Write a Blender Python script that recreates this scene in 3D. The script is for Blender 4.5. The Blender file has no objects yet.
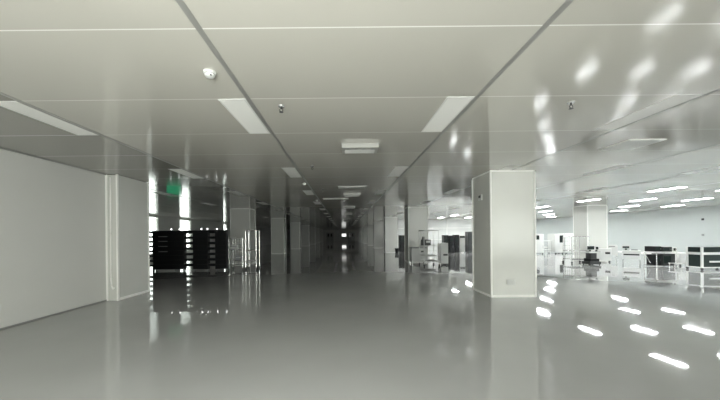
import bpy, bmesh, math, random
from mathutils import Vector, Matrix
random.seed(4)
SC = bpy.context.scene
COL = SC.collection
R = math.radians
ORD = ['first', 'second', 'third', 'fourth', 'fifth', 'sixth', 'seventh', 'eighth', 'ninth', 'tenth',
       'eleventh', 'twelfth', 'thirteenth', 'fourteenth', 'fifteenth', 'sixteenth', 'seventeenth', 'eighteenth']
CEIL = 3.0

# ------------------------------------------------------------------ materials
def mat(name, col, rough=0.4, metal=0.0, spec=0.5, emit=None, estr=0.0, coat=0.0, noise=0.0, nscale=3.0,
        bump=0.0, bscale=0.5, coat_rough=0.05):
    m = bpy.data.materials.new(name); m.use_nodes = True
    nt = m.node_tree; b = nt.nodes['Principled BSDF']
    b.inputs['Base Color'].default_value = (*col, 1)
    b.inputs['Roughness'].default_value = rough
    b.inputs['Metallic'].default_value = metal
    b.inputs['Specular IOR Level'].default_value = spec
    b.inputs['Coat Weight'].default_value = coat
    b.inputs['Coat Roughness'].default_value = coat_rough
    if emit:
        b.inputs['Emission Color'].default_value = (*emit, 1)
        b.inputs['Emission Strength'].default_value = estr
    tc = None
    if noise or bump:
        tc = nt.nodes.new('ShaderNodeTexCoord')
    if noise:
        n = nt.nodes.new('ShaderNodeTexNoise'); n.inputs['Scale'].default_value = nscale
        n.inputs['Detail'].default_value = 4
        nt.links.new(tc.outputs['Object'], n.inputs['Vector'])
        r = nt.nodes.new('ShaderNodeMapRange')
        r.inputs['From Min'].default_value = 0.3; r.inputs['From Max'].default_value = 0.7
        r.inputs['To Min'].default_value = 1 - noise; r.inputs['To Max'].default_value = 1 + noise
        nt.links.new(n.outputs['Fac'], r.inputs['Value'])
        mx = nt.nodes.new('ShaderNodeMix'); mx.data_type = 'RGBA'; mx.blend_type = 'MULTIPLY'
        mx.inputs['Factor'].default_value = 1
        mx.inputs[6].default_value = (*col, 1)
        nt.links.new(r.outputs['Result'], mx.inputs[7])
        nt.links.new(mx.outputs[2], b.inputs['Base Color'])
    if bump:
        n = nt.nodes.new('ShaderNodeTexNoise'); n.inputs['Scale'].default_value = bscale
        n.inputs['Detail'].default_value = 1
        nt.links.new(tc.outputs['Object'], n.inputs['Vector'])
        bp = nt.nodes.new('ShaderNodeBump'); bp.inputs['Strength'].default_value = 1
        bp.inputs['Distance'].default_value = bump
        nt.links.new(n.outputs['Fac'], bp.inputs['Height'])
        nt.links.new(bp.outputs['Normal'], b.inputs['Normal'])
    return m

M = {}
M['floor'] = mat('floor_epoxy', (.39, .394, .392), rough=.04, spec=.9, noise=.05, nscale=.6, bump=.0035, bscale=.9)
M['wall'] = mat('wall_panel', (.60, .60, .575), rough=.35, spec=.4, noise=.02, nscale=.8)
M['wall_white'] = mat('hall_wall_panel', (.53, .567, .56), rough=.4, spec=.4, noise=.02, nscale=.8)
M['column'] = mat('column_cladding', (.62, .625, .59), rough=.22, spec=.5, noise=.02, nscale=.9)
M['alu'] = mat('anodised_trim', (.90, .90, .87), rough=.35)
M['seam'] = mat('ceiling_channel', (.30, .30, .285), rough=.4, metal=.2)
M['dark_trim'] = mat('dark_base_strip', (.25, .25, .24), rough=.4)
M['lamp_frame'] = mat('lamp_frame', (.72, .72, .70), rough=.35)
M['lamp_off'] = mat('lamp_diffuser_unlit', (.92, .92, .89), rough=.4)
M['lamp_on'] = mat('lamp_diffuser_lit', (.9, .9, .9), rough=.4, emit=(.965, 1, .995), estr=17)
M['box_grey'] = mat('diffuser_grey', (.36, .36, .34), rough=.4)
M['white'] = mat('white_enamel', (.63, .64, .625), rough=.35)
M['offwhite'] = mat('grey_white_enamel', (.62, .63, .61), rough=.4)
M['grey'] = mat('grey_enamel', (.30, .31, .31), rough=.4)
M['dgrey'] = mat('dark_grey_enamel', (.045, .048, .048), rough=.4)
M['black'] = mat('black_antistatic', (.012, .013, .014), rough=.4, spec=.3)
M['screen'] = mat('dark_screen', (.010, .018, .016), rough=.35, spec=.3)
M['greenblack'] = mat('dark_green_cloth', (.007, .018, .015), rough=.7)
M['steel'] = mat('steel_tube', (.70, .71, .70), rough=.25, metal=.8)
M['rubber'] = mat('rubber', (.03, .03, .03), rough=.7)
M['pilot'] = mat('pilot_lamp', (.9, .9, .9), emit=(1, 1, 1), estr=1.4)
M['far_window'] = mat('far_lit_window', (.9, .9, .9), emit=(1, 1, .97), estr=.35)
M['green_sign'] = mat('green_exit_lamp', (.02, .4, .15), emit=(.03, 1, .45), estr=.10)
M['door'] = mat('door_panel', (.33, .33, .32), rough=.4)
M['glass_dark'] = mat('dark_vision_panel', (.02, .02, .022), rough=.1)

def glass_mat(name='window_glass', tint=(.93, .95, .94, 1)):
    m = bpy.data.materials.new(name); m.use_nodes = True
    nt = m.node_tree; nt.nodes.clear()
    o = nt.nodes.new('ShaderNodeOutputMaterial'); mx = nt.nodes.new('ShaderNodeMixShader')
    t = nt.nodes.new('ShaderNodeBsdfTransparent'); g = nt.nodes.new('ShaderNodeBsdfGlossy')
    t.inputs['Color'].default_value = tint; g.inputs['Roughness'].default_value = .03
    mx.inputs[0].default_value = .06
    nt.links.new(t.outputs[0], mx.inputs[1]); nt.links.new(g.outputs[0], mx.inputs[2])
    nt.links.new(mx.outputs[0], o.inputs['Surface'])
    return m
M['glass'] = glass_mat()
M['light_tint'] = glass_mat('light_tinted_glass', (.64, .66, .655, 1))  # pane of the added right-hand back window, tinted to weaken its light
M['frosted'] = glass_mat('tinted_window_glass', (.34, .36, .355, 1))

def ceiling_mat():
    m = mat('ceiling_panel', (.54, .525, .475), rough=.10, spec=.5, bump=.0003, bscale=.8); m.node_tree.nodes['Principled BSDF'].inputs['IOR'].default_value = 1.95
    nt = m.node_tree; b = nt.nodes['Principled BSDF']
    tc = nt.nodes.new('ShaderNodeTexCoord'); sp = nt.nodes.new('ShaderNodeSeparateXYZ')
    nt.links.new(tc.outputs['Object'], sp.inputs[0])
    def mth(op, a, c=None):
        n = nt.nodes.new('ShaderNodeMath'); n.operation = op
        if isinstance(a, (int, float)): n.inputs[0].default_value = a
        else: nt.links.new(a, n.inputs[0])
        if c is not None:
            if isinstance(c, (int, float)): n.inputs[1].default_value = c
            else: nt.links.new(c, n.inputs[1])
        return n.outputs[0]
    y = mth('DIVIDE', mth('SUBTRACT', sp.outputs['Y'], 3.33 - 1.13 * 20), 1.13)
    fr = mth('FRACT', y)
    line = mth('GREATER_THAN', mth('ABSOLUTE', mth('SUBTRACT', fr, .5)), .5 - .0055)
    # each panel a slightly different grey
    xi = mth('FLOOR', mth('DIVIDE', mth('ADD', sp.outputs['X'], 1.03 + 25.), 2.5))
    yi = mth('FLOOR', y)
    cb = nt.nodes.new('ShaderNodeCombineXYZ'); nt.links.new(xi, cb.inputs[0]); nt.links.new(yi, cb.inputs[1])
    wn = nt.nodes.new('ShaderNodeTexWhiteNoise'); nt.links.new(cb.outputs[0], wn.inputs['Vector'])
    v = mth('ADD', mth('MULTIPLY', wn.outputs['Value'], .07), .965)
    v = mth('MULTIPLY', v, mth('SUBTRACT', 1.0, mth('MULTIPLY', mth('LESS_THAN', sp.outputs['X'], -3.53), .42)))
    base = nt.nodes.new('ShaderNodeMix'); base.data_type = 'RGBA'; base.blend_type = 'MULTIPLY'
    base.inputs['Factor'].default_value = 1; base.inputs[6].default_value = (.54, .525, .475, 1)
    nt.links.new(v, base.inputs[7])
    mx = nt.nodes.new('ShaderNodeMix'); mx.data_type = 'RGBA'
    mx.inputs[7].default_value = (.85, .85, .82, 1)
    nt.links.new(line, mx.inputs['Factor']); nt.links.new(base.outputs[2], mx.inputs[6])
    nt.links.new(mx.outputs[2], b.inputs['Base Color'])
    return m
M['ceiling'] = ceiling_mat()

# ------------------------------------------------------------------ mesh helpers
class MB:
    def __init__(s): s.bm = bmesh.new()
    def box(s, x0, x1, y0, y1, z0, z1, bev=0.0):
        g = bmesh.ops.create_cube(s.bm, size=1)
        vs = g['verts']
        for v in vs:
            v.co = Vector(((x0 + x1) / 2 + v.co.x * (x1 - x0), (y0 + y1) / 2 + v.co.y * (y1 - y0),
                           (z0 + z1) / 2 + v.co.z * (z1 - z0)))
        if bev:
            es = list({e for v in vs for e in v.link_edges})
            bmesh.ops.bevel(s.bm, geom=es, offset=bev, segments=2, affect='EDGES', profile=.5)
        return s
    def cyl(s, p0, p1, r, r2=None, seg=12):
        p0 = Vector(p0); p1 = Vector(p1); d = p1 - p0
        q = Vector((0, 0, 1)).rotation_difference(d.normalized()).to_matrix().to_4x4()
        mtx = Matrix.Translation((p0 + p1) / 2) @ q
        bmesh.ops.create_cone(s.bm, cap_ends=True, segments=seg, radius1=r, radius2=r if r2 is None else r2,
                              depth=d.length, matrix=mtx)
        return s
    def tube(s, pts, r, seg=10):
        pts = [Vector(p) for p in pts]
        for a, b in zip(pts, pts[1:]): s.cyl(a, b, r, seg=seg)
        for p in pts[1:-1]:
            bmesh.ops.create_uvsphere(s.bm, u_segments=seg, v_segments=6, radius=r, matrix=Matrix.Translation(p))
        return s
    def lathe(s, prof, c=(0, 0, 0), seg=24):
        c = Vector(c); rings = []
        for (r, z) in prof:
            if r < 1e-5: rings.append([s.bm.verts.new(c + Vector((0, 0, z)))])
            else:
                rings.append([s.bm.verts.new(c + Vector((r * math.cos(2 * math.pi * k / seg),
                              r * math.sin(2 * math.pi * k / seg), z))) for k in range(seg)])
        for a, b in zip(rings, rings[1:]):
            for k in range(seg):
                k2 = (k + 1) % seg
                if len(a) == 1 and len(b) == 1: continue
                if len(a) == 1: s.bm.faces.new((a[0], b[k2], b[k]))
                elif len(b) == 1: s.bm.faces.new((a[k], a[k2], b[0]))
                else: s.bm.faces.new((a[k], a[k2], b[k2], b[k]))
        return s
    def wheel(s, x, y, z, r, w, axis=0):
        a = Vector((1, 0, 0)) if axis == 0 else Vector((0, 1, 0))
        c = Vector((x, y, z))
        return s.cyl(c - a * w / 2, c + a * w / 2, r, seg=16)
    def build(s, name, material, parent=None, smooth=False):
        bmesh.ops.recalc_face_normals(s.bm, faces=s.bm.faces)
        me = bpy.data.meshes.new(name); s.bm.to_mesh(me); s.bm.free()
        me.materials.append(M[material])
        if smooth:
            for p in me.polygons: p.use_smooth = True
        o = bpy.data.objects.new(name, me); COL.objects.link(o)
        if parent: o.parent = parent
        return o

def tag(o, label, cat, group=None):
    o['label'] = label; o['category'] = cat
    if group: o['group'] = group
    return o
def thing(name, label, cat, loc=(0, 0, 0), rz=0, group=None):
    o = bpy.data.objects.new(name, None); COL.objects.link(o)
    o.location = loc; o.rotation_euler = (0, 0, rz); o.empty_display_size = .2
    return tag(o, label, cat, group)
def dup(root, loc, label, group=None, rz=None):
    r = root.copy(); COL.objects.link(r); r.location = loc
    if rz is not None: r.rotation_euler = (0, 0, rz)
    r['label'] = label
    if group: r['group'] = group
    for ch in list(root.children):
        c = ch.copy(); COL.objects.link(c); c.parent = r
        for g in list(ch.children):
            d = g.copy(); COL.objects.link(d); d.parent = c
    return r
def struct(name, mb, material, parent=None):
    o = mb.build(name, material, parent)
    o['kind'] = 'structure'
    return o

# ------------------------------------------------------------------ room shell
XL, XR, YB, YE = -13.0, 21.5, -1.4, 80.0
LW = -5.65                                   # near left wall
struct('floor', MB().box(XL - .3, XR + .3, YB - .3, YE + .3, -.2, 0), 'floor')
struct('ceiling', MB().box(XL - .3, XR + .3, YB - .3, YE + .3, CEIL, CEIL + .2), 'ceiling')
struct('wall_left', MB().box(LW - .2, LW, YB, 7.25, 0, CEIL), 'wall')
struct('wall_return', MB().box(XL, -6.40, 8.2, 8.4, 0, CEIL), 'wall')
struct('wall_right', MB().box(XR, XR + .2, YB, YE, 0, CEIL), 'wall_white')
struct('wall_end', MB().box(XL, XR, YE, YE + .2, 0, CEIL), 'wall')

# white partition closing part of the hall
struct('wall_partition', MB().box(5.2, 12.6, 30.0, 30.15, 0, CEIL), 'white')
m = MB()
for x in (5.2, 7.65, 10.1, 12.55): m.box(x, x + .05, 29.96, 30.0, 0, CEIL)
for z in (1.0, 2.1): m.box(5.2, 12.6, 29.97, 30.0, z, z + .04)
struct('trim_30', m, 'alu')

# outer left wall of the far bay, with tall window openings
WIN_L = [(19.9, 21.35), (24.2, 25.9), (33.0, 33.8)]
m = MB(); y = 8.4
for (a, b) in WIN_L:
    m.box(XL - .2, XL, y, a, 0, CEIL); m.box(XL - .2, XL, a, b, 0, .35); m.box(XL - .2, XL, a, b, 2.9, CEIL); y = b
m.box(XL - .2, XL, y, YE, 0, CEIL)
struct('wall_outer_left', m, 'wall')
wn = 1
def window_frame_y(n, x, a, b, z0, z1):
    r = bpy.data.objects.new('window_%d' % n, None); COL.objects.link(r); r['kind'] = 'structure'
    f = MB(); t = .04
    f.box(x - .06, x + .0, a, a + t, z0, z1).box(x - .06, x, b - t, b, z0, z1)
    f.box(x - .06, x, a, b, z0, z0 + t).box(x - .06, x, a, b, z1 - t, z1)
    o = f.build('window_frame', 'alu', r); o['kind'] = 'structure'
    p = MB().box(x - .04, x - .03, a + t, b - t, z0 + t, z1 - t).build('window_pane', 'frosted', r); p['kind'] = 'structure'
def portal(name, loc, rot, sx, sy):
    l = bpy.data.lights.new(name, 'AREA'); l.shape = 'RECTANGLE'; l.size = sx; l.size_y = sy
    l.cycles.is_portal = True
    o = bpy.data.objects.new(name, l); COL.objects.link(o); o.location = loc; o.rotation_euler = rot
for (a, b) in WIN_L:
    window_frame_y(wn, XL - .07, a, b, .35, 2.9); wn += 1
    portal('window_daylight', (XL - .16, (a + b) / 2, 1.62), (0, R(-90), 0), 2.55, b - a)

# wall behind the camera, unseen windows added to light near bay and column
ADDED_WIN_B = [(-2.0, .8), (7.4, 10.0)]
BZ0, BZ1 = .5, 2.8
m = MB(); x = LW - .2
for (a, b) in ADDED_WIN_B:
    m.box(x, a, YB - .2, YB, 0, CEIL); m.box(a, b, YB - .2, YB, 0, BZ0); m.box(a, b, YB - .2, YB, BZ1, CEIL); x = b
m.box(x, XR, YB - .2, YB, 0, CEIL)
struct('wall_back', m, 'wall')
for (a, b) in ADDED_WIN_B:
    r = bpy.data.objects.new('window_%d' % wn, None); COL.objects.link(r); r['kind'] = 'structure'; wn += 1
    f = MB(); t = .05
    for (p, q) in ((a, a + t), ((a + b) / 2 - t / 2, (a + b) / 2 + t / 2), (b - t, b)):
        f.box(p, q, YB - .12, YB - .05, BZ0, BZ1)
    f.box(a, b, YB - .12, YB - .05, BZ0, BZ0 + t).box(a, b, YB - .12, YB - .05, BZ1 - t, BZ1)
    o = f.build('window_frame', 'alu', r); o['kind'] = 'structure'
    p = MB().box(a + t, b - t, YB - .09, YB - .08, BZ0 + t, BZ1 - t).build('window_pane', 'glass' if a < 5 else 'light_tint', r); p['kind'] = 'structure'
    portal('window_daylight', ((a + b) / 2, YB - .16, (BZ0 + BZ1) / 2), (R(90), 0, 0), b - a, BZ1 - BZ0)

# ceiling channels every 2.5 m, baseboards
for i, k in enumerate(range(-4, 9)):
    x = -1.03 + 2.5 * k
    if XL < x < XR:
        y0 = YB if x > LW else 8.4
        struct('trim_%d' % (i + 1), MB().box(x - .024, x + .024, y0, YE, CEIL - .002, CEIL), 'seam')
struct('baseboard_left', MB().box(LW, LW + .012, YB, 7.25, 0, .03), 'dark_trim')
struct('trim_20', MB().box(LW, LW + .03, YB, 7.25, CEIL - .02, CEIL), 'seam')
struct('baseboard_right', MB().box(XR - .012, XR, YB, YE, 0, .08), 'alu')

# end wall: bright central window, two double doors
r = bpy.data.objects.new('window_%d' % wn, None); COL.objects.link(r); r['kind'] = 'structure'
f = MB()
f.box(-.62, .62, YE - .05, YE, 1.12, 1.18).box(-.62, .62, YE - .05, YE, 1.92, 1.98)
f.box(-.62, -.56, YE - .05, YE, 1.12, 1.98).box(.56, .62, YE - .05, YE, 1.12, 1.98)
f.build('window_frame', 'alu', r)['kind'] = 'structure'
MB().box(-.56, .56, YE - .03, YE - .01, 1.18, 1.92).build('window_pane', 'far_window', r)['kind'] = 'structure'
for n, cx in ((1, -3.7), (2, 1.9)):
    d = bpy.data.objects.new('door_%d' % n, None); COL.objects.link(d); d['kind'] = 'structure'
    for sx in (-1, 1):
        x0, x1 = sorted((cx + sx * .02, cx + sx * .9))
        lf = MB().box(x0, x1, YE - .06, YE, .01, 2.2).build('door_leaf', 'door', d); lf['kind'] = 'structure'
        xc = cx + sx * .40
        g = MB().box(xc - .2, xc + .2, YE - .07, YE - .06, 1.15, 1.95).build('vision_panel', 'glass_dark', lf); g['kind'] = 'structure'
        h = MB().cyl((cx + sx * .1, YE - .1, .9), (cx + sx * .1, YE - .1, 1.2), .015).build('door_handle', 'steel', lf); h['kind'] = 'structure'

# ------------------------------------------------------------------ columns on the 9.2 m grid
def column_parts(root, w, d, base=True):
    t = .02
    MB().box(-w / 2, w / 2, 0, d, 0, CEIL).build('cladding', 'column', root)
    for (x, y) in ((-w / 2, 0), (w / 2, 0), (-w / 2, d), (w / 2, d)):
        MB().box(x - t, x + t, y - t, y + t, .012, CEIL - .04, .004).build('corner_trim', 'alu', root)
    MB().box(-w / 2 - .008, w / 2 + .008, -.008, d + .008, CEIL - .035, CEIL).build('top_trim', 'alu', root)
    MB().box(-w / 2 - .01, w / 2 + .01, -.01, d + .01, 0, .05).build('base_trim', 'alu', root)
YS = [7.2 + 9.2 * k for k in range(8)]
proto = None
def put_column(x, y, label, group):
    global proto
    if proto is None:
        proto = thing('column', label, 'column', (x, y, 0), 0, group); column_parts(proto, 1.04, 1.0); return proto
    return dup(proto, (x, y, 0), label, group)
put_column(3.99, YS[0], 'large pale clad square column in the right foreground, with a socket low on its front', 'columns along the right of the aisle')
for k in range(1, 8):
    put_column(3.99 + .02 * 0, YS[k], 'pale clad square column, %s from the camera in the row right of the aisle' % ORD[k], 'columns along the right of the aisle')
for k in range(1, 8):
    put_column(-5.58, YS[k], 'pale clad square column, %s from the camera in the row left of the aisle' % ORD[k], 'columns along the left of the aisle')
for i, k in enumerate((1, 2, 3, 4, 5, 6)):
    put_column(13.62, YS[k], ('white square column standing in the bright hall behind the wire cage trolley' if i == 0 else
               'white square column in the bright hall, %s of its row from the camera' % ORD[i]), 'columns in the bright right hall')
# left wall pilaster: column built into the end of the near left wall
t = thing('column', 'pale pilaster with two white corner strips at the end of the left wall', 'column', (-5.89, 7.25, 0))
MB().box(-.51, .51, 0, 1.15, 0, CEIL - .012).build('cladding', 'column', t)
MB().box(.49, .53, -.02, .02, 0, CEIL).build('corner_trim', 'alu', t)
MB().box(.49, .525, 1.12, 1.16, 0, CEIL).build('corner_trim', 'alu', t)
MB().box(.24, .275, -.02, 0, 0, CEIL).build('corner_trim', 'alu', t)
MB().box(.51, .52, .02, 1.12, 0, .06).build('base_trim', 'alu', t)
# cable conduit hanging on the pilaster
c = MB().tube([(-5.53, 7.232, 2.93), (-5.53, 7.232, 1.6), (-5.535, 7.232, .55), (-5.52, 7.232, .36), (-5.485, 7.230, .28), (-5.455, 7.230, .31)], .016).build('hanging_cable', 'alu', None, True)
tag(c, 'thin white cable hanging down the front of the left pilaster, hooked at its lower end', 'cable')

# ------------------------------------------------------------------ ceiling lights
LW2, LL = .15, 1.13
def make_lamp(label, on, group):
    t = thing('ceiling_light', label, 'ceiling light', (0, 0, 0), 0, group)
    f = MB(); b = .018
    f.box(-LW2, -LW2 + b, 0, LL, -.004, 0).box(LW2 - b, LW2, 0, LL, -.004, 0)
    f.box(-LW2 + b, LW2 - b, 0, b, -.004, 0).box(-LW2 + b, LW2 - b, LL - b, LL, -.004, 0)
    f.build('frame', 'lamp_frame', t)
    MB().box(-LW2 + b, LW2 - b, b, LL - b, -.0035, -.0005).build('diffuser', 'lamp_on' if on else 'lamp_off', t)
    return t
off = on = None
def lamp(x, y, lit, label, group):
    global off, on
    p = on if lit else off
    if p is None:
        p = make_lamp(label, lit, group); p.location = (x, y, CEIL)
        if lit: on = p
        else: off = p
    else: dup(p, (x, y, CEIL), label, group)
rows_off = [(-6.22, 'row over the dark left bay', 2, 9), (-3.72, 'row beside the left wall', 0, 9), (-1.215, 'row along the left aisle seam', 0, 14),
            (1.29, 'row along the right aisle seam', 0, 14), (3.79, 'row over the right columns', 0, 9),
            (6.29, 'first row beyond the right columns', 1, 6), (8.79, 'row next to the lit lights', 1, 6)]
for x, rn, k0, k1 in rows_off:
    for i, k in enumerate(range(k0, k1)):
        lamp(x, 3.33 + 3.39 * k, False, 'unlit ceiling panel, %s from the camera in the %s' % (ORD[i], rn), 'unlit ceiling panels')
rows_on = [(6.29, 'short row added to brighten the partition', 6), (8.79, 'second row added to brighten the partition', 6), (11.29, 'lit row nearest the aisle', 2), (13.79, 'second lit row from the aisle', 2), (16.29, 'third lit row from the aisle', 3), (18.79, 'lit row nearest the right wall', 4)]  # first two rows are extra lights, added to brighten the partition
for x, rn, k0 in rows_on:
    for i, k in enumerate(range(k0, 8 if x < 10 else 17)):
        lamp(x, 3.33 + 3.39 * k, True, 'glowing ceiling panel, %s from the camera in the %s' % (ORD[i], rn), 'lit hall ceiling panels')

for x, k1 in ((11.29, 2), (13.79, 2), (16.29, 3), (18.79, 4)):
    for k in range(k1):
        lamp(x, 3.33 + 3.39 * k, True, 'glowing hall ceiling panel outside the right edge of the photo', 'lit hall panels beyond the photo edge')

# diffuser boxes hanging under the aisle ceiling
bx0 = None
for i, (x, y) in enumerate(((.28, 4.98), (.30, 10.9), (.30, 15.8), (.28, 20.8), (.27, 26.5), (.27, 32))):
    lb = ('white box diffuser hanging under the middle of the aisle ceiling, nearest the camera' if i == 0 else
          'white box diffuser under the aisle ceiling, %s from the camera' % ORD[i])
    if bx0 is None:
        bx0 = thing('air_diffuser', lb, 'air diffuser', (x, y, CEIL), 0, 'box diffusers over the aisle')
        MB().box(-.30, .30, 0, .36, -.07, -.004).build('housing', 'box_grey', bx0)
        MB().box(-.31, .31, -.01, .37, -.004, 0).build('flange', 'box_grey', bx0)
        f = MB()
        for q in range(4): f.cyl((-.2 + q * .133, .06, -.075), (-.2 + q * .133, .06, -.081), .025)
        f.build('outlet', 'grey', bx0)
        g = MB()
        for q in range(5): g.box(-.25, .25, .12 + q * .045, .135 + q * .045, -.08, -.075)
        g.build('grille', 'offwhite', bx0)
    else: dup(bx0, (x, y, CEIL), lb, 'box diffusers over the aisle')
cx0 = None
for i, (x, y, w) in enumerate(((.28, 9.35, .88), (-.32, 12.3, 1.05))):
    lb = ('pale ceiling panel light set crosswise just right of the aisle middle', 'pale ceiling panel light set crosswise just left of the aisle middle')[i]
    t = thing('crosswise_light', lb, 'ceiling light', (x, y, CEIL))
    MB().box(-w / 2, w / 2, 0, .34, -.012, 0, .003).build('frame', 'lamp_frame', t)
    MB().box(-w / 2 + .03, w / 2 - .03, .03, .31, -.015, -.012).build('diffuser', 'lamp_off', t)

# smoke detectors and sprinklers
sd = None
for i, (x, y) in enumerate(((-1.21, 2.78), (-1.13, 8.75), (-1.13, 12.9), (.02, 13.1))):
    lb = ('white dome smoke detector on the near ceiling left of the seam', 'white smoke detector beyond the second unlit panel left of the aisle',
          'small white smoke detector farthest along the left seam', 'small white smoke detector over the middle of the aisle')[i]
    if sd is None:
        sd = thing('smoke_detector', lb, 'smoke detector', (x, y, CEIL), 0, 'smoke detectors')
        MB().lathe([(0, 0), (.055, 0), (.055, -.012), (.05, -.016), (0, -.016)]).build('base', 'white', sd, True)
        MB().lathe([(.045, -.016), (.046, -.03), (.036, -.045), (.018, -.05), (0, -.05)]).build('dome', 'white', sd, True)
        MB().lathe([(.047, -.021), (.0475, -.023), (.047, -.025)]).build('vent_slot', 'dgrey', sd)
        MB().box(.02, .032, -.045, -.03, -.049, -.042).build('indicator', 'dgrey', sd)
    else: dup(sd, (x, y, CEIL), lb, 'smoke detectors')
sp = None
for i, (x, y) in enumerate(((-.71, 3.52), (2.62, 3.5), (-.67, 6.57), (-.67, 9.9), (11.4, 13.2))):
    lb = ('small sprinkler head nearest the camera on the aisle ceiling', 'small sprinkler head on the ceiling above the right foreground column',
          'small sprinkler head second along the aisle ceiling', 'small sprinkler head third along the aisle ceiling', 'small sprinkler head below the hall ceiling beside a lit panel')[i]
    if sp is None:
        sp = thing('ceiling_sprinkler', lb, 'sprinkler', (x, y, CEIL), 0, 'ceiling sprinklers')
        MB().cyl((0, 0, -.012), (0, 0, 0), .034, .042, 20).build('escutcheon', 'steel', sp)
        MB().cyl((0, 0, -.01), (0, 0, -.035), .01).build('nozzle', 'dgrey', sp)
        f = MB().tube([(-.012, 0, -.03), (-.02, 0, -.05), (0, 0, -.07)], .004, 6).tube([(.012, 0, -.03), (.02, 0, -.05), (0, 0, -.07)], .004, 6)
        f.build('yoke', 'dgrey', sp)
        MB().cyl((0, 0, -.07), (0, 0, -.074), .024).build('deflector', 'dgrey', sp)
    else: dup(sp, (x, y, CEIL), lb, 'ceiling sprinklers')
# open ceiling hatch over the hall
t = thing('ceiling_hatch', 'square grey access hatch in the ceiling over the right hall', 'ceiling hatch', (4.9, 4.9, CEIL))
MB().box(-.3, .3, 0, .6, -.012, 0).build('frame', 'alu', t)
MB().box(-.27, .27, .03, .57, -.016, -.012).build('panel', 'offwhite', t)

# ------------------------------------------------------------------ sockets and switches
def socket(name, label, loc, rz, w=.2, h=.12, two=True):
    t = thing(name, label, 'socket', loc, rz)
    MB().box(-w / 2, w / 2, -.014, 0, -h / 2, h / 2, .004).build('plate', 'white', t)
    for sx in ((-1, 1) if two else (0,)):
        MB().box(sx * w / 4 - .03, sx * w / 4 + .03, -.018, -.014, -.035, .035).build('outlet', 'offwhite', t)
socket('wall_socket', 'double white socket low on the front of the right foreground column', (3.92, 7.178, .36), 0)
socket('wall_socket', 'white socket low on the grey left wall at the photo edge', (LW + .013, 4.92, .37), R(90), .16, .1, False)
t = thing('thermostat', 'small white controller box high on the side of the right foreground column', 'thermostat', (3.47, 7.72, 2.42), R(-90))
MB().box(-.09, .09, -.03, 0, -.075, .075, .006).build('case', 'white', t)
MB().box(-.06, .06, -.034, -.03, -.01, .055).build('display', 'dgrey', t)
for i, z in enumerate((2.25, 1.32)):
    o = MB().box(XR - .03, XR, 18.2, 18.32, z - .06, z + .06, .005).build('wall_fitting', 'dgrey' if i == 0 else 'grey')
    tag(o, ('small dark fitting high on the white right wall', 'small grey fitting lower on the white right wall')[i], 'wall fitting')

# ------------------------------------------------------------------ left bay: black racks, trolleys
def rack(label, x0, x1, y, rungs, slots, lamps, right_gap):
    h, d = 1.78, .2
    t = thing('tray_rack', label, 'rack', (x0, y, 0), 0, 'black tray racks')
    w = x1 - x0
    MB().box(0, w, .02, d, .07, h, .008).build('cabinet_body', 'black', t)
    n = 8
    for k in range(n):
        z0 = .09 + k * (h - .13) / n
        MB().box(.03, w - .03, 0, .022, z0, z0 + (h - .13) / n - .02, .004).build('tray', 'black', t)
    if rungs:
        f = MB()
        xr = w + right_gap
        for k in range(7):
            z = .2 + k * .24
            f.box(w, xr, 0, d, z, z + .11)
        f.box(w, xr, 0, d, h - .05, h)
        f.build('link_bracket', 'black', t)
    for (z, xa, xb) in slots:
        MB().box(xa, xb, -.006, .0, z, z + .035).build('slot_label', 'grey', t)
    for xl in lamps:
        f = MB().cyl((xl, .1, h), (xl, .1, h + .035), .012)
        o = f.build('lamp_stem', 'steel', t)
        MB().lathe([(0, h + .085), (.022, h + .078), (.026, h + .06), (.022, h + .036), (0, h + .035)], (xl, .1, 0), 10).build('pilot_lamp', 'pilot', o, True)
    for sx in (.06, w - .06):
        for yy in (.05, d - .04):
            o = MB().cyl((sx, yy, .05), (sx, yy, .075), .014).build('caster_stem', 'steel', t)
            MB().wheel(sx, yy, .035, .035, .03).build('caster_wheel', 'grey', o)
    return t
RY = 13.4
rack('widest black tray rack, left end beside the pilaster, with pale strips on its front', -8.36, -7.02, RY, True,
     [(1.50, .2, .6), (1.29, .2, .6), (1.07, .2, .6), (.84, .2, .6)], (.72, 1.08), .36)
rack('middle black tray rack of the three in the left bay', -6.66, -5.98, RY, True, [], (.35, .62), .30)
rack('right hand black tray rack of the three, beside the steel trolley', -5.68, -5.16, RY, False, [], (.06, .46), 0)
# slim ladder frame on the left end of the racks
t = thing('ladder_frame', 'slim black ladder frame between the pilaster and the widest tray rack', 'rack', (-8.80, RY, 0))
f = MB()
for k in range(8): f.box(.06, .38, .02, .06, .2 + k * .21, .2 + k * .21 + .09)
f.build('rung', 'black', t)
MB().box(0, .06, 0, .08, 0, 1.78).build('rail', 'black', t)
MB().box(.38, .43, 0, .08, 0, 1.78).build('rail', 'black', t)
# green lit exit box standing behind
t = thing('exit_lamp', 'green glowing exit lamp seen reflected in the ceiling behind the black racks', 'exit sign', (-11.1, 20.0, 0))
MB().cyl((0, 0, .03), (0, 0, .95), .03).build('post', 'steel', t)
MB().cyl((0, 0, 0), (0, 0, .03), .22).build('foot', 'dgrey', t)
MB().box(-.5, .5, -.04, .06, .95, 1.75, .01).build('case', 'grey', t)
MB().box(-.46, .46, -.05, -.04, 1.0, 1.7).build('lit_face', 'green_sign', t)

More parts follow.
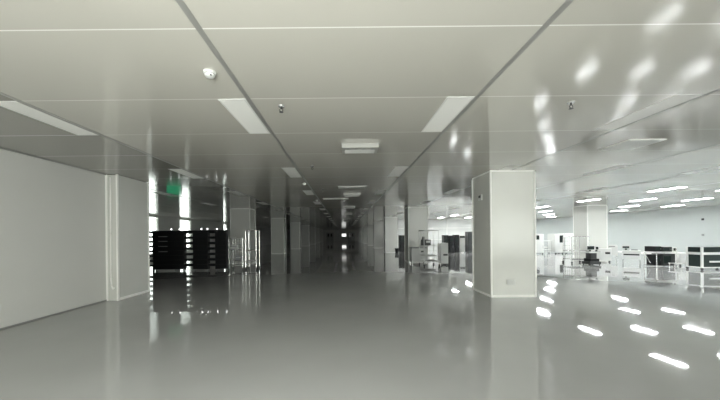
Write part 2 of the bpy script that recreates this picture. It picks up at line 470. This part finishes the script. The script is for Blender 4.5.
def trolley(label, loc, w, d, h, shelves, rz=0, post='steel', shelf='steel', group='steel trolleys', bars=0, basket=False):
    t = thing('trolley', label, 'trolley', loc, rz, group)
    rad = .02 if post == 'white' else .014
    for sx in (-1, 1):
        for y in (0, d):
            x = sx * w / 2
            p = MB().cyl((x, y, .1), (x, y, h), rad).build('post', post, t)
            MB().wheel(x, y, .05, .05, .028).build('caster', 'rubber', p)
    f = MB()
    for y in (0, d): f.cyl((-w / 2, y, h), (w / 2, y, h), rad)
    for sx in (-1, 1): f.cyl((sx * w / 2, 0, h), (sx * w / 2, d, h), rad)
    f.build('top_rail', post, t)
    for z in shelves:
        MB().box(-w / 2 + rad, w / 2 - rad, rad, d - rad, z, z + .02).box(-w / 2, w / 2, -.012, .012, z - .012, z + .028).box(-w / 2, w / 2, d - .012, d + .012, z - .012, z + .028).build('shelf', shelf, t)
    if bars:
        f = MB()
        for k in range(1, bars):
            x = -w / 2 + w * k / bars
            f.cyl((x, d, .2), (x, d, h), .006, seg=8)
        for k in range(1, 5): f.cyl((-w / 2, d, .2 + k * (h - .2) / 5), (w / 2, d, .2 + k * (h - .2) / 5), .006, seg=8)
        f.build('wire_back', post, t)
    return t
trolley('lower steel trolley beside the right end of the black racks', (-4.80, 13.5, 0), .6, .5, 1.42, (.2, .42, .92), bars=5)
trolley('taller narrow steel trolley standing left of the aisle', (-4.16, 13.6, 0), .48, .5, 1.76, (.2, .4, .85))
def carton(label, loc, w, d, h, m_='offwhite', tape='grey', name='box'):
    t = thing(name, label, 'box', loc)
    MB().box(-w / 2, w / 2, 0, d, 0, h, .006).build('body', m_, t)
    MB().box(-w / 2 + .02, w / 2 - .02, -.004, 0, h * .45, h * .7).build('label_strip', tape, t)
    return t
carton('small pale box on the middle shelf of the lower steel trolley', (-4.95, 13.6, .941), .34, .3, .17)
carton('small grey box on the second shelf of the lower steel trolley', (-4.72, 13.6, .441), .26, .3, .2, 'grey', 'white')

# ------------------------------------------------------------------ right side of the aisle: trolley in front of the second column
trolley('white framed trolley in front of the second right column', (4.10, 14.3, 0), .70, .9, 1.70, (.22, .48, .96), post='white', shelf='offwhite', group='white framed trolleys')
t = thing('test_device', 'dark bench device on the upper shelf of the white framed trolley', 'device', (3.95, 14.6, .981))
MB().box(-.2, .2, 0, .3, 0, .28, .01).build('case', 'dgrey', t)
MB().box(-.02, .17, -.006, 0, .13, .22).build('display', 'offwhite', t)
MB().box(-.16, -.05, .1, .2, .28, .42).build('head', 'black', t)
t = thing('work_table', 'pale work table with a dark label, left behind the white framed trolley', 'table', (3.9, 15.45, 0))
MB().box(-.5, .3, 0, .55, .80, .86, .004).build('tabletop', 'grey', t)
MB().box(-.48, .28, .03, .52, .12, .80).build('cabinet', 'white', t)
MB().box(.0, .14, .02, .03, .6, .68).build('label_plate', 'dgrey', t)
for x in (-.45, .25):
    for y in (.06, .49): MB().cyl((x, y, 0), (x, y, .12), .02).build('leg', 'steel', t)
def cabinet(label, loc, w, d, h, m_='white', win=None, slot=None, name='cabinet', feet=True, door=True, rz=0, group=None, cat='cabinet'):
    t = thing(name, label, cat, loc, rz, group)
    z0 = .08 if feet else 0
    MB().box(-w / 2, w / 2, 0, d, z0, h, .012).build('body', m_, t)
    if feet:
        for sx in (-1, 1):
            for y in (.06, d - .06):
                MB().cyl((sx * (w / 2 - .07), y, 0), (sx * (w / 2 - .07), y, z0), .03).build('foot', 'dgrey', t)
    if door:
        dr = MB().box(-w / 2 + .03, w / 2 - .03, -.012, 0, z0 + .03, h * .55, .004).build('door', m_, t)
        MB().cyl((w / 2 - .1, -.03, h * .3), (w / 2 - .1, -.03, h * .42), .008).build('handle', 'grey', dr)
    if win: MB().box(win[0], win[1], -.014, 0, win[2], win[3]).build('window_panel', 'screen', t)
    if slot: MB().box(slot[0], slot[1], -.02, 0, slot[2], slot[3]).build('slot', 'black', t)
    return t
cabinet('narrow white cabinet with a dark slot standing right of the white framed trolley', (4.85, 14.75, 0), .36, .5, 1.08, slot=(-.06, .15, .47, .55), door=False)
for i, (x, hgt) in enumerate(((8.25, 1.44), (8.68, 1.40), (9.12, 1.46))):
    cabinet(('leftmost', 'middle', 'rightmost')[i] + ' of three tall dark machines beyond the white framed trolley', (x, 24.6, 0), .36, .6, hgt, 'black', win=(-.1, .1, .9, 1.2), feet=False, group='tall dark machines')
cabinet('pale cabinet with a dark top panel right of the three dark machines', (9.62, 24.8, 0), .46, .6, 1.4, 'offwhite', win=(-.2, .2, 1.2, 1.36))
cabinet('tallest grey locker seen just left of the foreground column', (10.12, 24.4, 0), .40, .6, 1.7, 'dgrey', feet=False)
cabinet('low dark machine half hidden behind the foreground column', (10.62, 24.6, 0), .5, .6, 0.95, 'black', slot=(-.15, .15, .6, .7), feet=False)
cabinet('dark machine in the gap between second and third right columns', (5.15, 26.9, 0), .5, .6, 1.45, 'black', win=(-.15, .15, .9, 1.3), feet=False)
cabinet('white low cabinet beside the dark machine between second and third right columns', (5.75, 26.9, 0), .5, .6, .8, 'white')
t = thing('waste_bin', 'small black bin on the floor at the foot of the third right column', 'bin', (4.35, 25.2, 0))
MB().lathe([(0, 0), (.12, 0), (.16, .36), (.17, .36), (.17, .39), (0, .39)], seg=20).build('bin_body', 'black', t)
MB().lathe([(.175, .36), (.18, .375), (.175, .39)], seg=20).build('rim', 'dgrey', t)

# ------------------------------------------------------------------ bright hall: white machines far back
cabinet('white machine with a small dark window nearest the foreground column', (14.1, 22.0, 0), .62, .8, 1.46, win=(-.26, -.02, 1.05, 1.36), name='machine', cat='machine')
t = thing('side_table', 'small white stand between two white machines at the back of the hall', 'table', (14.85, 22.2, 0))
MB().box(-.3, .3, 0, .5, .92, .96, .004).build('tabletop', 'offwhite', t)
MB().box(-.3, .3, .0, .5, .3, .32).build('shelf', 'offwhite', t)
for x in (-.28, .28):
    for y in (.02, .48): MB().cyl((x, y, 0), (x, y, .92), .014).build('leg', 'steel', t)
cabinet('white machine with a tall dark window at the back of the hall', (15.6, 22.1, 0), .66, .8, 1.46, win=(.02, .26, .82, 1.34), name='machine', cat='machine')
cabinet('plain white machine right of the tall dark window machine', (16.45, 22.2, 0), .74, .8, 1.5, name='machine', cat='machine')
trolley('thin wire cage trolley in front of the white machines', (15.62, 19.6, 0), .6, .5, 1.45, (.2, .7), bars=6, group='wire trolleys')
trolley('thin wire cage trolley left of the white hall column', (11.55, 14.9, 0), .85, .6, 1.32, (.2, .62), bars=8, group='wire trolleys')

# machine with a monitor in front of the hall column
t = thing('machine', 'low dark based machine with a monitor in front of the hall column', 'machine', (11.66, 14.15, 0))
MB().box(-.26, .26, 0, .5, .04, .16, .01).build('base', 'dgrey', t)
MB().box(-.2, .22, .05, .45, .16, .30, .01).build('pedestal', 'black', t)
MB().box(-.3, .3, 0, .5, .56, .62, .01).build('deck', 'white', t)
MB().box(-.14, .14, .1, .4, .30, .56).build('stem', 'dgrey', t)
for x in (-.22, .22):
    for y in (.05, .45): MB().wheel(x, y, .02, .02, .02).build('caster', 'rubber', t)
def monitor(label, loc, w, h, rz=0, m_='white'):
    t = thing('monitor', label, 'monitor', loc, rz)
    MB().box(-w / 2, w / 2, 0, .05, .08, .08 + h, .006).build('case', m_, t)
    MB().box(-w / 2 + .03, w / 2 - .03, -.006, 0, .10, .06 + h).build('screen', 'screen', t)
    MB().box(-.04, .04, .03, .06, .01, .1).build('neck', 'dgrey', t)
    MB().box(-.12, .12, -.05, .12, 0, .012, .003).build('foot', 'dgrey', t)
monitor('dark monitor on the low machine in front of the hall column', (11.56, 14.3, .62), .38, .2)
monitor('small dark monitor beside a larger one before the hall column', (11.86, 14.3, .62), .17, .17)
cabinet('long white low cabinet with a black slot just right of the hall column', (13.22, 15.6, 0), .66, .4, .69, 'white', slot=(.1, .29, .42, .52), door=False, rz=R(-42))
t = thing('copier', 'grey white boxy machine with a dark lid line in the hall row', 'machine', (14.35, 16.3, 0), R(-42))
MB().box(-.2, .2, 0, .4, .28, .78, .015).build('body', 'offwhite', t)
MB().box(-.17, .17, .03, .37, .78, .84, .015).build('lid', 'white', t)
MB().box(-.16, .1, -.004, 0, .74, .77).build('lid_gap', 'dgrey', t)
for x in (-.16, .16):
    for y in (.04, .36): MB().cyl((x, y, 0), (x, y, .28), .018).build('leg', 'steel', t)
t = thing('machine', 'white low machine with a wide black slot across its front', 'machine', (13.84, 14.7, 0), R(-43))
MB().box(-.33, .33, 0, .45, .22, .64, .015).build('body', 'white', t)
MB().box(-.28, .28, -.01, 0, .40, .47).build('slot', 'black', t)
MB().box(-.33, .33, -.004, .0, .52, .53).build('seam_line', 'grey', t)
for x in (-.3, .3):
    for y in (.05, .4): MB().cyl((x, y, 0), (x, y, .22), .018).build('leg', 'steel', t)
monitor('small pale monitor on the machine with the wide black slot', (13.84, 14.98, .64), .3, .13, R(-43))
t = thing('keyboard', 'dark keyboard on the machine with the wide black slot', 'keyboard', (14.05, 14.76, .64), R(-43))
MB().box(-.12, .12, 0, .14, 0, .025, .004).build('tray', 'dgrey', t)
MB().box(-.11, .11, .01, .13, .025, .034).build('keys', 'black', t)

# open bench with dark equipment
t = thing('work_bench', 'open steel work bench loaded with dark devices in the hall row', 'table', (13.89, 13.1, 0))
MB().box(-.47, .47, 0, .6, .62, .66, .005).build('tabletop', 'offwhite', t)
MB().box(-.45, .45, .03, .57, .05, .07).build('lower_shelf', 'dgrey', t)
for x in (-.44, .44):
    for y in (.03, .57): MB().cyl((x, y, 0), (x, y, .62), .018).build('leg', 'steel', t)
MB().tube([(-.44, .57, .62), (-.44, .3, .15)], .012).build('brace', 'steel', t)
def device(label, loc, w, d, h, m_='black', screen=True, knob=True):
    t = thing('bench_device', label, 'device', loc)
    MB().box(-w / 2, w / 2, 0, d, 0, h, .008).build('case', m_, t)
    if screen: MB().box(-w / 2 + .03, w / 2 * .3, -.006, 0, h * .2, h * .8).build('screen', 'screen', t)
    if knob: MB().cyl((w * .36, 0, h * .5), (w * .36, -.015, h * .5), min(.02, h * .2)).build('knob', 'steel', t)
    return t
device('left dark device on the open steel bench', (13.59, 13.2, .66), .28, .46, .23)
device('middle wide dark device on the open steel bench', (13.95, 13.15, .66), .38, .42, .21, 'dgrey')
device('small pale device at the right end of the open steel bench', (14.26, 13.15, .66), .18, .3, .19, 'offwhite')
device('large dark box on the lower shelf of the open steel bench', (14.0, 13.14, .074), .52, .5, .49, 'dgrey')
device('black box on the left of the open bench lower shelf', (13.60, 13.2, .074), .22, .42, .45)
cabinet('plain white box cabinet between the open bench and the black cart', (14.96, 13.4, 0), .42, .36, .58, 'white')
t = thing('stool', 'low steel footstool in front of the plain white box cabinet', 'stool', (13.98, 12.72, 0))
MB().box(-.2, .2, 0, .26, .17, .2, .006).build('seat', 'offwhite', t)
for x in (-.17, .17):
    for y in (.03, .23): MB().cyl((x, y, 0), (x, y, .17), .014).build('leg', 'steel', t)

# black cart at the right edge
t = thing('cart', 'black low cart with a white top and black upper case, cut by the photo edge', 'cart', (14.58, 11.9, 0))
W2 = .62
MB().box(-W2, W2, 0, .54, .60, .655, .006).build('top', 'white', t)
MB().box(-W2 + .03, W2 - .03, .03, .51, .11, .60, .008).build('bin', 'greenblack', t)
MB().box(-W2, W2, 0, .54, .09, .12, .006).build('bottom_frame', 'offwhite', t)
MB().box(-W2 + .01, W2 - .01, .01, .53, .70, .90, .01).build('upper_case', 'screen', t)
MB().box(-W2 + .04, W2 - .04, .04, .50, .655, .70).build('riser', 'white', t)
MB().box(-.3, .3, -.012, .03, .3, .36, .004).build('handle', 'offwhite', t)
for x in (-W2 + .015, W2 - .015):
    for y in (.015, .525):
        p = MB().box(x - .03, x + .03, y - .03, y + .03, .09, .90).build('post', 'offwhite', t)
        MB().wheel(x, y, .045, .045, .03).build('caster', 'rubber', p)

# ------------------------------------------------------------------ world, camera, view
w = bpy.data.worlds.new('World'); SC.world = w; w.use_nodes = True
bg = w.node_tree.nodes['Background']
bg.inputs['Color'].default_value = (1.0, .985, .94, 1); bg.inputs['Strength'].default_value = 7.5

cam = bpy.data.cameras.new('Camera'); co = bpy.data.objects.new('Camera', cam); COL.objects.link(co)
cam.sensor_width = 36; cam.lens = 305 / 720 * 36
cam.shift_x = 16 / 720; cam.shift_y = 35.3 / 720
cam.clip_start = .05; cam.clip_end = 300
co.location = (0, 0, 1.5); co.rotation_euler = (R(90), R(.55), 0)
SC.camera = co
SC.view_settings.view_transform = 'Standard'; SC.view_settings.look = 'None'
SC.view_settings.gamma = 1; SC.view_settings.use_curve_mapping = False
SC.view_settings.exposure = 2.0
SC.cycles.use_denoising = True
SC.cycles.max_bounces = 14; SC.cycles.diffuse_bounces = 6; SC.cycles.glossy_bounces = 8
SC.cycles.sample_clamp_indirect = 8
